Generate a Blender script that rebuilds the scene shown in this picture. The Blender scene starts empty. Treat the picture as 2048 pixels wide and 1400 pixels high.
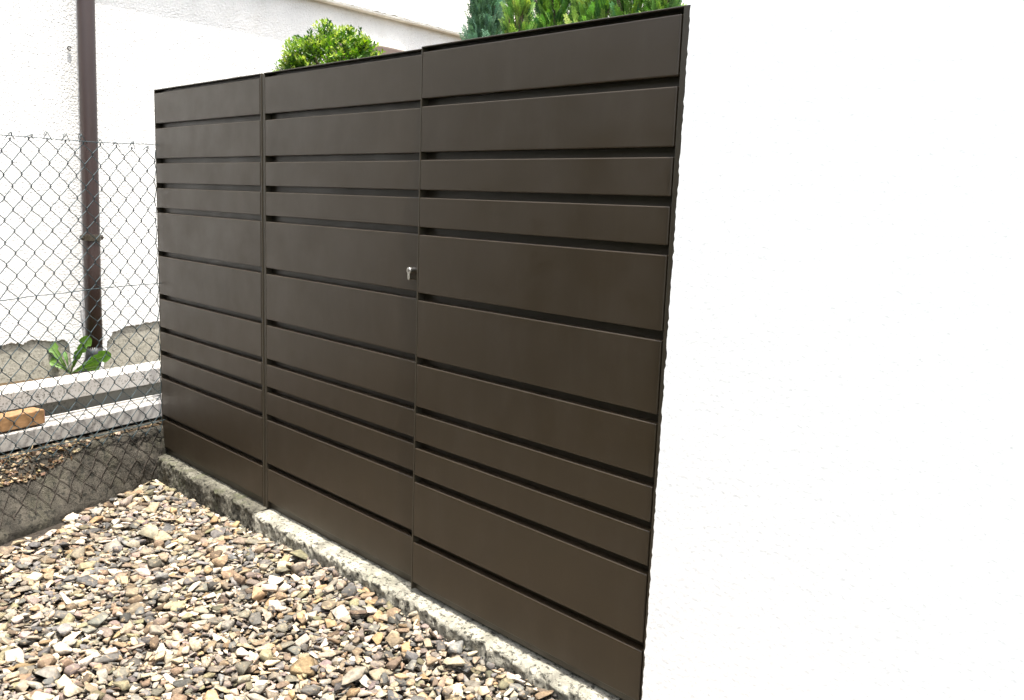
import bpy, bmesh, math, random
import numpy as np
from mathutils import Vector, Matrix, noise

scene = bpy.context.scene
ZO = 2.03                      # lifts everything so that the gravel lies near z = 0

# ------------------------------------------------------------------ camera
def rot_cam(a, b, c):
    ca, sa, cb, sb, cc, sc = math.cos(a), math.sin(a), math.cos(b), math.sin(b), math.cos(c), math.sin(c)
    Rz = np.array([[ca, -sa, 0], [sa, ca, 0], [0, 0, 1]]); Rx = np.array([[1, 0, 0], [0, cb, -sb], [0, sb, cb]])
    Ry = np.array([[cc, -sc, 0], [sc, cc, 0], [0, 0, 1]])
    return Rz @ Rx @ Ry
FPX = 1849.17
RC = rot_cam(0.815727, 1.411520, 0.0365787)
CP = np.array([2.550156, -1.967705, -0.497054])
cam_d = bpy.data.cameras.new("camera")
cam = bpy.data.objects.new("camera", cam_d)
scene.collection.objects.link(cam)
M4 = Matrix.Identity(4)
for i in range(3):
    for j in range(3):
        M4[i][j] = RC[i, j]
M4.translation = Vector((CP[0], CP[1], CP[2] + ZO))
cam.matrix_world = M4
cam_d.sensor_width = 36.0
cam_d.lens = FPX / 2048 * 36.0
cam_d.clip_start = 0.05
cam_d.clip_end = 500
scene.camera = cam
scene.render.resolution_x = 1024
scene.render.resolution_y = 700

# ------------------------------------------------------------------ light
SUN = Vector((0.20, -0.04, 0.975)).normalized()
w = bpy.data.worlds.new("World"); scene.world = w; w.use_nodes = True
nt = w.node_tree
sky = nt.nodes.new("ShaderNodeTexSky"); sky.sky_type = 'NISHITA'; sky.sun_disc = False
sky.sun_elevation = math.asin(SUN.z); sky.sun_rotation = math.atan2(SUN.x, SUN.y)
sky.dust_density = 5.0; sky.air_density = 1.0
bg = nt.nodes["Background"]; bg.inputs[1].default_value = 0.15
hz = nt.nodes.new('ShaderNodeHueSaturation'); hz.inputs['Saturation'].default_value = 0.45      # thin bright haze
nt.links.new(sky.outputs[0], hz.inputs['Color']); nt.links.new(hz.outputs[0], bg.inputs[0])
sd = bpy.data.lights.new("sun", 'SUN'); sd.energy = 3.1; sd.angle = math.radians(0.5); sd.color = (1, 0.95, 0.87)
so = bpy.data.objects.new("sun", sd); scene.collection.objects.link(so)
so.rotation_euler = SUN.to_track_quat('Z', 'Y').to_euler()
scene.view_settings.view_transform = 'Standard'
scene.view_settings.look = 'None'
scene.view_settings.gamma = 1
scene.view_settings.exposure = 2.0

# ------------------------------------------------------------------ helpers
rng = random.Random(7)
nrg = np.random.default_rng(7)

def ray(u, v):
    return RC @ np.array([(u - 1024) / FPX, -(v - 700) / FPX, -1.0])
def at_z(u, v, z):
    r = ray(u, v); return CP + (z - CP[2]) / r[2] * r
def at_y(u, v, y):
    r = ray(u, v); return CP + (y - CP[1]) / r[1] * r
def at_t(u, v, t):
    return CP + t * ray(u, v)
def at_plane(u, v, P, n):
    r = ray(u, v); return CP + (n @ (P - CP)) / (n @ r) * r

def link(o, parent=None, base=None):
    scene.collection.objects.link(o)
    if parent is not None: o.parent = parent
    return o
BASE = {}
def thing(name, loc, label, cat, group=None):
    o = bpy.data.objects.new(name, None); link(o); o.empty_display_size = 0.1
    o.location = (loc[0], loc[1], loc[2] + ZO); BASE[o.name] = Vector((loc[0], loc[1], loc[2]))
    o['label'] = label; o['category'] = cat
    if group: o['group'] = group
    return o
class MB:
    """collects vertices and faces (fit coordinates) of ONE mesh object"""
    def __init__(s): s.v = []; s.f = []; s.col = []
    def add(s, verts, faces, col=None):
        n = len(s.v); s.v.extend([tuple(x) for x in verts]); s.f.extend([tuple(i + n for i in f) for f in faces])
        if col is not None: s.col.extend([col] * len(faces))
    def box(s, x0, x1, y0, y1, z0, z1):
        s.add([(x0,y0,z0),(x1,y0,z0),(x1,y1,z0),(x0,y1,z0),(x0,y0,z1),(x1,y0,z1),(x1,y1,z1),(x0,y1,z1)],
              [(0,3,2,1),(4,5,6,7),(0,1,5,4),(1,2,6,5),(2,3,7,6),(3,0,4,7)])
    def obox(s, P, d, n, l0, l1, o0, o1, z0, z1):
        """box along horizontal unit dir d, offset dir n, from point P"""
        V = []
        for z in (z0, z1):
            for (l, o) in ((l0,o0),(l1,o0),(l1,o1),(l0,o1)):
                V.append((P[0]+d[0]*l+n[0]*o, P[1]+d[1]*l+n[1]*o, z))
        s.add(V, [(0,3,2,1),(4,5,6,7),(0,1,5,4),(1,2,6,5),(2,3,7,6),(3,0,4,7)])
    def tube(s, pts, r, k=6, cap=True):
        pts = [Vector(p) for p in pts]; n = len(pts); rr = r if hasattr(r, '__len__') else [r]*n
        V = []; up = Vector((0, 0, 1))
        T0 = (pts[1]-pts[0]).normalized(); a = T0.cross(up if abs(T0.z) < .9 else Vector((1,0,0))).normalized()
        for i, p in enumerate(pts):
            T = (pts[min(i+1,n-1)] - pts[max(i-1,0)]).normalized()
            a = (a - T*a.dot(T)); a = a.normalized() if a.length > 1e-6 else T.orthogonal().normalized()
            b = T.cross(a)
            for j in range(k):
                t = 2*math.pi*j/k; V.append(p + (a*math.cos(t)+b*math.sin(t))*rr[i])
        F = [(i*k+j, i*k+(j+1)%k, (i+1)*k+(j+1)%k, (i+1)*k+j) for i in range(n-1) for j in range(k)]
        if cap: F += [tuple(range(k-1,-1,-1)), tuple((n-1)*k+j for j in range(k))]
        s.add(V, F)
    def build(s, name, mat, parent=None, bevel=None, smooth=False, kind=None, base=None, seg=2):
        b = Vector(base) if base is not None else (BASE[parent.name] if parent is not None else Vector((0,0,0)))
        me = bpy.data.meshes.new(name)
        V = np.array(s.v, dtype=np.float64) - np.array(b)
        me.from_pydata(V.tolist(), [], s.f); me.update()
        if s.col:
            at = me.color_attributes.new("tint", 'FLOAT_COLOR', 'CORNER')
            ln = np.zeros(len(me.polygons), dtype=np.int32); me.polygons.foreach_get("loop_total", ln)
            c = np.repeat(np.array([tuple(q[:3]) + (1.0,) for q in s.col], dtype=np.float32), ln, axis=0)
            at.data.foreach_set("color", c.ravel())
        me.materials.append(mat)
        o = bpy.data.objects.new(name, me); link(o, parent)
        if parent is None: o.location = (b.x, b.y, b.z + ZO)
        BASE[o.name] = b
        if smooth: me.shade_smooth()
        if bevel:
            m = o.modifiers.new("bevel", 'BEVEL'); m.width = bevel; m.segments = seg; m.limit_method = 'ANGLE'; m.angle_limit = math.radians(40)
            m.harden_normals = False
        if kind: o['kind'] = kind
        return o
def tag(o, label, cat, group=None):
    o['label'] = label; o['category'] = cat
    if group: o['group'] = group
    return o

# ------------------------------------------------------------------ materials
class Mat:
    def __init__(s, name, rough=0.8, spec=0.5, metal=0.0):
        s.m = bpy.data.materials.new(name); s.m.use_nodes = True; s.nt = s.m.node_tree
        s.b = s.nt.nodes["Principled BSDF"]; s.b.inputs['Roughness'].default_value = rough
        s.b.inputs['Metallic'].default_value = metal; s.b.inputs['Specular IOR Level'].default_value = spec
        s.tc = s.nt.nodes.new("ShaderNodeTexCoord")
    def n(s, t, **k):
        x = s.nt.nodes.new(t)
        for a, b in k.items(): setattr(x, a, b)
        return x
    def l(s, a, b): s.nt.links.new(a, b)
    def noise(s, scale, detail=4, rough=0.55, vec=None, stretch=None):
        t = s.n("ShaderNodeTexNoise"); t.inputs['Scale'].default_value = scale; t.inputs['Detail'].default_value = detail
        t.inputs['Roughness'].default_value = rough
        src = vec or s.tc.outputs['Object']
        if stretch:
            mp = s.n("ShaderNodeMapping"); mp.inputs['Scale'].default_value = stretch; s.l(src, mp.inputs[0]); src = mp.outputs[0]
        s.l(src, t.inputs['Vector']); return t.outputs['Fac']
    def ramp(s, fac, stops):
        r = s.n("ShaderNodeValToRGB"); e = r.color_ramp.elements
        while len(e) < len(stops): e.new(0.5)
        for i, (p, c) in enumerate(stops):
            e[i].position = p; e[i].color = tuple(c) + (1.0,) if len(c) == 3 else c
        s.l(fac, r.inputs[0]); return r.outputs[0]
    def mix(s, a, b, fac, mode='MIX'):
        x = s.n("ShaderNodeMix", data_type='RGBA', blend_type=mode)
        for v, i in ((fac, 0), (a, 6), (b, 7)):
            if hasattr(v, 'links'): s.l(v, x.inputs[i])
            else: x.inputs[i].default_value = v if i == 0 else tuple(v) + (1.0,)
        return x.outputs[2]
    def base(s, v):
        if hasattr(v, 'links'): s.l(v, s.b.inputs['Base Color'])
        else: s.b.inputs['Base Color'].default_value = tuple(v) + (1.0,)
    def bump(s, h, strength=0.3, dist=0.01, prev=None):
        b = s.n("ShaderNodeBump"); b.inputs['Strength'].default_value = strength; b.inputs['Distance'].default_value = dist
        s.l(h, b.inputs['Height'])
        if prev is not None: s.l(prev, b.inputs['Normal'])
        s.l(b.outputs[0], s.b.inputs['Normal']); return b.outputs[0]
def g(v): return (v, v, v)

def paint_mat():
    m = Mat("brown_powder_coat", 0.42, 0.52)
    a = m.noise(1.6, 3); c = m.ramp(a, [(0.3, (0.0225, 0.0150, 0.0070)), (0.7, (0.0280, 0.0188, 0.0090))])
    sp = m.noise(900, 2); c2 = m.mix(c, (0.050, 0.039, 0.026), m.ramp(sp, [(0.60, g(0)), (0.72, g(0.5))]))
    dust = m.noise(14, 6, .7, stretch=(1, 1, .25)); c3 = m.mix(c2, (0.058, 0.048, 0.036), m.ramp(dust, [(0.5, g(0)), (0.8, g(0.22))]))
    m.base(c3)
    r = m.ramp(m.noise(6, 4), [(0.3, g(0.36)), (0.7, g(0.50))]); m.l(r, m.b.inputs['Roughness'])
    m.bump(sp, 0.06, 0.001, m.bump(m.noise(5, 2), 0.12, 0.01))
    return m.m
MAT_PAINT = paint_mat()
def frame_mat():
    m = Mat("dark_frame_coat", 0.4, 0.5)
    m.base(m.ramp(m.noise(30, 4), [(0.3, (0.030, 0.024, 0.015)), (0.7, (0.038, 0.031, 0.020))]))
    m.bump(m.noise(700, 2), 0.05, 0.001); return m.m
MAT_FRAME = frame_mat()
def steel_mat():
    m = Mat("nickel", 0.28, 0.5, 1.0); m.base(m.ramp(m.noise(200, 3), [(0.3, (0.55, 0.53, 0.48)), (0.7, (0.72, 0.70, 0.65))])); return m.m
MAT_STEEL = steel_mat()
MAT_BLACK = (lambda m: (m.base(m.ramp(m.noise(50), [(0, (0.006,)*3), (1, (0.02,)*3)])), m.m)[1])(Mat("keyway_black", 0.6))
def stucco_mat(name, lo, hi, dirt=0.0, scale=1.0, bk=1.0):
    m = Mat(name, 0.95, 0.2)
    c = m.ramp(m.noise(3.0, 6, .6), [(0.3, lo), (0.7, hi)])
    fl = m.ramp(m.noise(85*scale, 4, .6, stretch=(1, 1, 1.6)), [(0.60, g(0)), (0.70, g(bk**2))])
    c = m.mix(c, tuple(x*0.72 for x in lo), fl)
    if dirt:
        st = m.ramp(m.noise(5, 7, .7, stretch=(1, 1, .35)), [(0.5, g(0)), (0.75, g(dirt))]); c = m.mix(c, (0.42, 0.38, 0.30), st)
    m.base(c)
    v = m.n("ShaderNodeTexVoronoi"); v.inputs['Scale'].default_value = 70*scale; m.l(m.tc.outputs['Object'], v.inputs['Vector'])
    b = m.bump(v.outputs['Distance'], 0.5*bk, 0.007); m.bump(m.noise(60*scale, 6, .7), 0.8*bk, 0.012, b)
    return m.m
MAT_STUCCO = stucco_mat("white_rough_render", (0.62, 0.62, 0.60), (0.72, 0.715, 0.69), 0.25)
MAT_WALL = stucco_mat("white_house_render", (0.86, 0.86, 0.85), (0.90, 0.90, 0.89), 0.0, 1.0, .22)
MAT_EAVE = stucco_mat("old_white_paint", (0.76, 0.74, 0.66), (0.84, 0.82, 0.75), 0.35, 0.7)
def concrete_mat(name, cols, moss=0.4, sc=1.0, rough_bump=1.0, dark=(0.02, 0.02, 0.016)):
    m = Mat(name, 0.95, 0.2)
    c = m.ramp(m.noise(9*sc, 8, .7), [(0.25, cols[0]), (0.5, cols[1]), (0.75, cols[2])])
    c = m.mix(c, (0.075, 0.085, 0.035), m.ramp(m.noise(6*sc, 6, .65), [(0.5, g(0)), (0.66, g(moss))]))
    c = m.mix(c, dark, m.ramp(m.noise(38*sc, 7, .7), [(0.52, g(0)), (0.60, g(0.85))]))
    m.base(c); b = m.bump(m.noise(45*sc, 8, .75), 0.9, 0.02*rough_bump); m.bump(m.noise(220*sc, 4, .6), 0.7, 0.004, b)
    return m.m
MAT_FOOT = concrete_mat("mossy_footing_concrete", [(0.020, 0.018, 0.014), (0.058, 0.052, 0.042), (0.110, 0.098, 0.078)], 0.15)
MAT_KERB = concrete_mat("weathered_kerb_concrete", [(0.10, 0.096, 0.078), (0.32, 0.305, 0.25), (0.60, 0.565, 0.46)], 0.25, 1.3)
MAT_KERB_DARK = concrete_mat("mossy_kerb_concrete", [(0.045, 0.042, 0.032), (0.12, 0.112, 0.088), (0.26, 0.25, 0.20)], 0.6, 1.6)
MAT_PLINTH = concrete_mat("bare_plinth_concrete", [(0.27, 0.26, 0.21), (0.33, 0.315, 0.26), (0.38, 0.365, 0.31)], 0.12, 1.2, .6, (0.16, 0.15, 0.12))
def soil_mat():
    m = Mat("soil", 1.0, 0.1)
    m.base(m.ramp(m.noise(40, 8, .75), [(0.3, (0.035, 0.025, 0.016)), (0.55, (0.12, 0.085, 0.05)), (0.75, (0.30, 0.22, 0.14))]))
    m.bump(m.noise(60, 8, .8), 1.0, 0.03); return m.m
MAT_SOIL = soil_mat()
def ground_mat():
    m = Mat("gravel_ground", 0.95, 0.2)
    v = m.n("ShaderNodeTexVoronoi"); v.inputs['Scale'].default_value = 38; m.l(m.tc.outputs['Object'], v.inputs['Vector'])
    c = m.ramp(m.noise(25, 3), [(0.3, (0.010, 0.008, 0.006)), (0.7, (0.045, 0.035, 0.026))])  # bed colour kept very dark to deepen the shadows between the stones
    m.base(m.mix(c, (0.03, 0.025, 0.02), m.ramp(v.outputs['Distance'], [(0.35, g(0)), (0.65, g(1))])))
    m.bump(v.outputs['Distance'], 1.0, -0.02); return m.m
MAT_GROUND = ground_mat()
def stone_mat():
    m = Mat("stone", 0.82, 0.35)
    at = m.n("ShaderNodeVertexColor", layer_name="tint")
    n1 = m.noise(70, 6, .65); c = m.mix(at.outputs[0], m.ramp(n1, [(0.3, (0.55, 0.52, 0.50)), (0.7, (1.25, 1.2, 1.15))]), 1.0, 'MULTIPLY')
    vein = m.ramp(m.noise(22, 5, .6, stretch=(1, 3, 5)), [(0.55, g(0)), (0.66, g(0.4))]); c = m.mix(c, (0.42, 0.30, 0.17), vein)
    m.base(c); b = m.bump(m.noise(120, 6, .7), 0.5, 0.004); m.bump(m.noise(35, 4), .4, .01, b)
    return m.m
MAT_STONE = stone_mat()
def foliage_mat(name, rough=0.5, trans=0.35):
    m = Mat(name, rough, 0.4)
    at = m.n("ShaderNodeVertexColor", layer_name="tint")
    c = m.mix(at.outputs[0], m.ramp(m.noise(60, 3), [(0.3, g(0.75)), (0.7, g(1.2))]), 1.0, 'MULTIPLY')
    m.base(c)
    tr = m.n("ShaderNodeBsdfTranslucent"); hs = m.n("ShaderNodeHueSaturation"); hs.inputs['Saturation'].default_value = 1.15; hs.inputs['Value'].default_value = 1.5
    m.l(c, hs.inputs['Color']); m.l(hs.outputs[0], tr.inputs['Color'])
    mx = m.n("ShaderNodeMixShader"); mx.inputs[0].default_value = trans
    out = m.nt.nodes["Material Output"]; m.l(m.b.outputs[0], mx.inputs[1]); m.l(tr.outputs[0], mx.inputs[2]); m.l(mx.outputs[0], out.inputs[0])
    return m.m
MAT_LEAF = foliage_mat("box_leaf"); MAT_NEEDLE = foliage_mat("conifer_spray", 0.6, 0.25); MAT_WEED = foliage_mat("weed_leaf", 0.5, 0.35)
def simple(name, stops, scale, rough, bumpk=0.2, dist=0.004, stretch=None, spec=.5, detail=6):
    m = Mat(name, rough, spec); n1 = m.noise(scale, detail, .65, stretch=stretch); m.base(m.ramp(n1, stops)); m.bump(n1, bumpk, dist); return m.m
MAT_BARK = simple("bark", [(0.3, (0.06, 0.04, 0.025)), (0.7, (0.17, 0.12, 0.08))], 30, 0.9, 0.8, 0.02, (1, 1, .2))
MAT_WIRE = simple("green_coated_wire", [(0.3, (0.018, 0.034, 0.040)), (0.7, (0.032, 0.055, 0.062))], 80, 0.45)
MAT_RUST_SHADE = simple("shaded_rusty_wire", [(0.3, (0.008, 0.006, 0.004)), (0.7, (0.045, 0.034, 0.024))], 60, 0.85)  # rusty brown, with the shade beside the footing put into the colour
MAT_PIPE = simple("brown_pipe_paint", [(0.25, (0.020, 0.012, 0.011)), (0.75, (0.040, 0.025, 0.022))], 5, 0.38, 0.08, 0.003, (1, 1, .3))
MAT_BOOT = simple("dirty_black_drain", [(0.45, (0.006, 0.007, 0.009)), (0.62, (0.009, 0.010, 0.012)), (0.78, (0.09, 0.10, 0.11))], 22, 0.5, 0.3)
MAT_WOOD = simple("planed_softwood", [(0.3, (0.20, 0.105, 0.042)), (0.55, (0.26, 0.145, 0.062)), (0.75, (0.31, 0.185, 0.088))], 16, 0.7, 0.15, 0.003, (1, 1, 8))
MAT_LAWN = simple("dark_lawn", [(0.3, (0.018, 0.022, 0.008)), (0.5, (0.03, 0.045, 0.014)), (0.75, (0.06, 0.075, 0.028))], 25, 0.95, 1.0, 0.03)
MAT_WOODEND = simple("painted_wood_end", [(0.3, (0.42, 0.16, 0.16)), (0.7, (0.60, 0.28, 0.26))], 40, 0.8)
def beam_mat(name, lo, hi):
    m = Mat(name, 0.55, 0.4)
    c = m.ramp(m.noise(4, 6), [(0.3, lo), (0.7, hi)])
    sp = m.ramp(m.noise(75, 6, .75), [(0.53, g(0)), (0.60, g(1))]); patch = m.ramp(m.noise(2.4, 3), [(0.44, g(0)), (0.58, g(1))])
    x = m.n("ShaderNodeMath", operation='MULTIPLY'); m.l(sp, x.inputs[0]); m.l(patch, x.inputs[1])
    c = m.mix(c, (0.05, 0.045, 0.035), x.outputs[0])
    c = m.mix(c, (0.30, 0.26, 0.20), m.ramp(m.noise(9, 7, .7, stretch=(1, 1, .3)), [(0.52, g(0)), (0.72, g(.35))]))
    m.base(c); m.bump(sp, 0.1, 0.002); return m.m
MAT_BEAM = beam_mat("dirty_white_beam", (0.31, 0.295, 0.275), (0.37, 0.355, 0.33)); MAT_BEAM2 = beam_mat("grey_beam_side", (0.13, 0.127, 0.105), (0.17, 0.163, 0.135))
MAT_WIN = simple("brown_window_paint", [(0.3, (0.10, 0.07, 0.055)), (0.7, (0.14, 0.10, 0.08))], 10, 0.5, stretch=(1, 1, .2))
MAT_LITTER = (lambda m: (m.base(m.n("ShaderNodeVertexColor", layer_name="tint").outputs[0]), m.m)[1])(Mat("dry_litter", 0.9, 0.2))

# ------------------------------------------------------------------ directions
A_F = math.radians(-18)                                    # fence line
FD = np.array([math.sin(A_F), math.cos(A_F)]); FN = np.array([-math.cos(A_F), math.sin(A_F)])   # along, away from viewer
FP = np.array([-2.28, 0.0])
A_H = math.radians(-10)
HD = np.array([math.sin(A_H), math.cos(A_H)]); HN = np.array([math.cos(A_H), -math.sin(A_H)])   # along wall, outward (+x)
HP = np.array([-3.95, 0.2])
def fpt(s, o, z): return (FP[0]+FD[0]*s+FN[0]*o, FP[1]+FD[1]*s+FN[1]*o, z)
def hpt(l, o, z): return (HP[0]+HD[0]*l+HN[0]*o, HP[1]+HD[1]*l+HN[1]*o, z)
def to_house(u, v, o=0.0):
    P = np.array([HP[0]+HN[0]*o, HP[1]+HN[1]*o, 0]); X = at_plane(u, v, P, np.array([HN[0], HN[1], 0]))
    return (X[:2]-HP) @ HD, X[2]
def nz(x, y=0.0, z=0.0): return noise.noise(Vector((x, y, z)))

# ------------------------------------------------------------------ ground
gz = MB(); N = 40
xs = [-60,-20,-8,-5,-4] + [-3+i*0.2 for i in range(36)] + [5,8,20,60]
ys = [-60,-20,-8,-5,-4] + [-3+i*0.2 for i in range(26)] + [3,5,8,20,60]
V = [(x, y, -2.075) for y in ys for x in xs]; nx = len(xs)
F = [(j*nx+i, j*nx+i+1, (j+1)*nx+i+1, (j+1)*nx+i) for j in range(len(ys)-1) for i in range(nx-1)]
gz.add(V, F); gz.build("ground", MAT_LAWN, kind='structure')
gb = MB(); gb.add([(-2.6, -2.1, -2.068), (2.4, -2.1, -2.068), (2.4, .02, -2.068), (-2.6, .02, -2.068)], [(0, 1, 2, 3)]); gb.build("gravel_bed", MAT_GROUND, kind='structure')
# the yard behind footing and gate, 0.3 m higher
yd = MB(); a = fpt(0, 0.02, 0); b = fpt(-6, 0.02, 0)
poly = [(b[0], b[1]), (a[0], a[1]+.03), (12, .10), (12, 14), (-14, 14), (-14, b[1])]
V = [(x, y, -2.2) for x, y in poly] + [(x, y, -1.755) for x, y in poly]; n = len(poly)
yd.add(V, [tuple(range(n-1, -1, -1)), tuple(range(n, 2*n))] + [(i, (i+1) % n, (i+1) % n+n, i+n) for i in range(n)])
yd.build("yard", MAT_SOIL, kind='structure')

# ------------------------------------------------------------------ the metal screen
G = 0.0255653; T0 = 0.0186; W = [.15,.15,.1,.1,.2,.2,.15,.1,.1,.2,.152]; ZB = -1.905; DEP = 0.031
EDG = []; z = -T0
for wd in W: EDG.append((z, z-wd)); z -= wd+G
def screen_panel(name, label, cat, x0, x1, fl, fr, y, zb, group=None):
    """x0, x1: board ends; fl, fr: widths of the flat frame edges left and right"""
    GAP = 0.0065
    t = thing(name, ((x0+x1)/2, y+.025, zb), label, cat, group)
    bd = MB()
    for (za, zc) in EDG: bd.box(x0+.001, x1, y, y+DEP-.003, zc, za)
    bd.build("slat_panel", MAT_PAINT, t, bevel=0.0032, seg=3)
    bk = MB(); bk.box(x0-.0005, x1+GAP-.0005, y+DEP, y+DEP+.006, zb+.006, -.004); bk.build("back_panel", MAT_PAINT, t)
    fm = MB(); yb = y+DEP+.012
    fm.box(x0-fl, x0-.0008, y-.0005, yb, zb, 0)
    fm.box(x1+GAP, x1+GAP+fr, y-.0005, yb, zb, 0)
    fm.box(x0-.0008, x1+GAP, y-.0005, yb, -.0038, 0)
    fm.box(x0-.0008, x1+GAP, y+.016, yb, zb, EDG[-1][1]-.004)
    fm.build("frame", MAT_FRAME, t, bevel=0.0012)
    return t
p1 = screen_panel("screen_panel", "brown slatted metal screen panel at the far left end, beside the chain link fence", "screen panel",
                  -2.2745, -1.166, .0045, .0065, 0.0, -1.912, "slatted metal screen panels either side of the gate")
gate = screen_panel("garden_gate", "brown slatted metal gate leaf in the middle, with a keyed lock cylinder", "gate",
                    -1.1216, -0.022, .0075, .005, 0.0, -1.912)
p2 = screen_panel("screen_panel", "brown slatted metal screen panel nearest the camera, meeting the bright white wall", "screen panel",
                  0.0, 1.0594, .0055, .034, -.0255, -1.905, "slatted metal screen panels either side of the gate")
# hidden hinge posts between and at the ends, holding the leaves
for nm, x, y0, lb in (("gate_post", -1.144, .004, "dark square post in the joint between far screen panel and gate"),
                      ("gate_post", -0.0085, .008, "dark square post in the joint between gate and near screen panel")):
    b = MB(); b.box(x-.0065, x+.0065, y0, y0+.07, -1.95, -.006); o = b.build(nm, MAT_FRAME, base=(x, y0+.03, -1.95), bevel=.001)
    tag(o, lb, "post", "posts in the joints beside the gate")
# small bracket tips at the tops of the joints
# lock: euro profile cylinder
def lock():
    cx, cz = at_y(817.5, 541, -.025)[0], at_y(817.5, 541, -.025)[2]
    R_ = .0118; hw = .0065; low = cz-.0265
    prof = []
    a0 = math.asin(hw/R_)
    for i in range(25):
        t = -math.pi/2 + a0 + (2*math.pi-2*a0)*i/24
        prof.append((cx+R_*math.cos(t), cz+R_*math.sin(t)))
    for i in range(9):
        t = math.pi + math.pi*i/8
        prof.append((cx+hw*math.cos(t), low+hw*math.sin(t)))
    m = MB(); n = len(prof)
    V = [(x, -.026, z) for x, z in prof]+[(x, .004, z) for x, z in prof]
    m.add(V, [tuple(range(n-1, -1, -1))]+[(i, (i+1) % n, (i+1) % n+n, i+n) for i in range(n)])
    body = m.build("lock_cylinder", MAT_STEEL, gate, bevel=.0008)
    c = MB(); k = 20
    rg = lambda r, y: [(cx+r*math.cos(2*math.pi*i/k), y, cz+r*math.sin(2*math.pi*i/k)) for i in range(k)]
    c.add(rg(.0068, -.0268)+rg(.0076, -.0262)+rg(.0076, -.022), [tuple(range(k-1, -1, -1))]+[(j*k+i, j*k+(i+1) % k, (j+1)*k+(i+1) % k, (j+1)*k+i) for j in range(2) for i in range(k)])
    c.build("key_plug", MAT_STEEL, body)
    s = MB(); s.add([(cx+a, yy, cz+b) for yy in (-.0272, -.026) for a, b in ((-.0014, -.005), (.0014, -.005), (.0034, .0015), (.0026, .0045), (-.0026, .0045), (-.0034, .0015))], [(5,4,3,2,1,0)]+[(i, (i+1)%6, (i+1)%6+6, i+6) for i in range(6)]); s.build("keyhole", MAT_BLACK, body)
lock()
# ------------------------------------------------------------------ kerb under the screen
def kerb(xa, xb, ztop, yf, seed, label, mat=None):
    m = MB(); nxk = int((xb-xa)/.005); 
    prof = [(.09, -2.16), (.09, ztop+.002), (.05, ztop+.004), (0.02, ztop+.003), (yf*.35, ztop), (yf*.55, ztop-.001), (yf*.75, ztop-.002), (yf*.9, ztop-.004), (yf*.98, ztop-.009)]
    prof += [(yf, ztop-.016-.009*i) for i in range(13)] + [(yf, -2.16)]
    V = []; npf = len(prof)
    for i in range(nxk+1):
        x = xa+(xb-xa)*i/nxk
        for j, (y, zz) in enumerate(prof):
            k = 1 if 3 < j < npf-1 else 0
            e = 1+.8*(6 <= j <= 9)
            dy = (nz(x*9, zz*9, seed)*.012 + nz(x*40, zz*40+y*40, seed+3)*.007*e + nz(x*110, zz*110+y*110, seed+4)*.004*e)*k
            dz = (nz(x*12, y*12, seed+7)*.005 + nz(x*60, y*60, seed+9)*.005 + nz(x*140, y*140, seed+12)*.003)*(1 if 2 < j < 10 else 0)
            if j in (3, 4): dz = min(dz, .002)
            V.append((x, y+dy, zz+dz))
    k = len(prof)
    m.add(V, [(i*k+j, i*k+j+1, (i+1)*k+j+1, (i+1)*k+j) for i in range(nxk) for j in range(k-1)] + [tuple(range(k)), tuple(nxk*k+j for j in range(k-1, -1, -1))])
    o = m.build("kerb_stone", mat or MAT_KERB, smooth=True, base=((xa+xb)/2, 0, -2.1))
    return tag(o, label, "kerb", "weathered concrete kerb under the metal screen")
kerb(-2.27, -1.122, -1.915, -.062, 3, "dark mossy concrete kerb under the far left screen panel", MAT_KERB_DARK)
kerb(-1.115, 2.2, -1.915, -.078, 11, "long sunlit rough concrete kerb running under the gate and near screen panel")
# ------------------------------------------------------------------ the white house wall at right
def near_wall():
    t = thing("house", (2.5, .3, -2.1), "blank white rendered house wall filling the right side, beside the near screen panel", "house")
    yw = -.034
    pa, pb = at_y(1377.5, 12, yw), at_y(1280.5, 1395, yw)
    m = MB(); nzc = 420; z0, z1 = -2.2, 2.6; V = []
    for i in range(nzc+1):
        zz = z0+(z1-z0)*i/nzc
        x = pb[0]+(pa[0]-pb[0])*(zz-pb[2])/(pa[2]-pb[2])
        r = nz(zz*70, 1)*.0045+nz(zz*22, 5)*.003+nz(zz*180, 9)*.002
        x1 = x+max(-.006, r)
        V += [(x1+.004, .5, zz), (x1+.003, yw+.02, zz), (x1, yw+.008+nz(zz*90, 3)*.002, zz), (x1+.006, yw, zz), (x1+.05, yw-.0005, zz), (9.0, yw-.001, zz), (9.0, .5, zz)]
    k = 7
    m.add(V, [(i*k+j, i*k+(j+1) % k, (i+1)*k+(j+1) % k, (i+1)*k+j) for i in range(nzc) for j in range(k)] + [tuple(range(k-1, -1, -1)), tuple(nzc*k+j for j in range(k))])
    m.build("wall", MAT_WALL, t)
near_wall()

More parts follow.
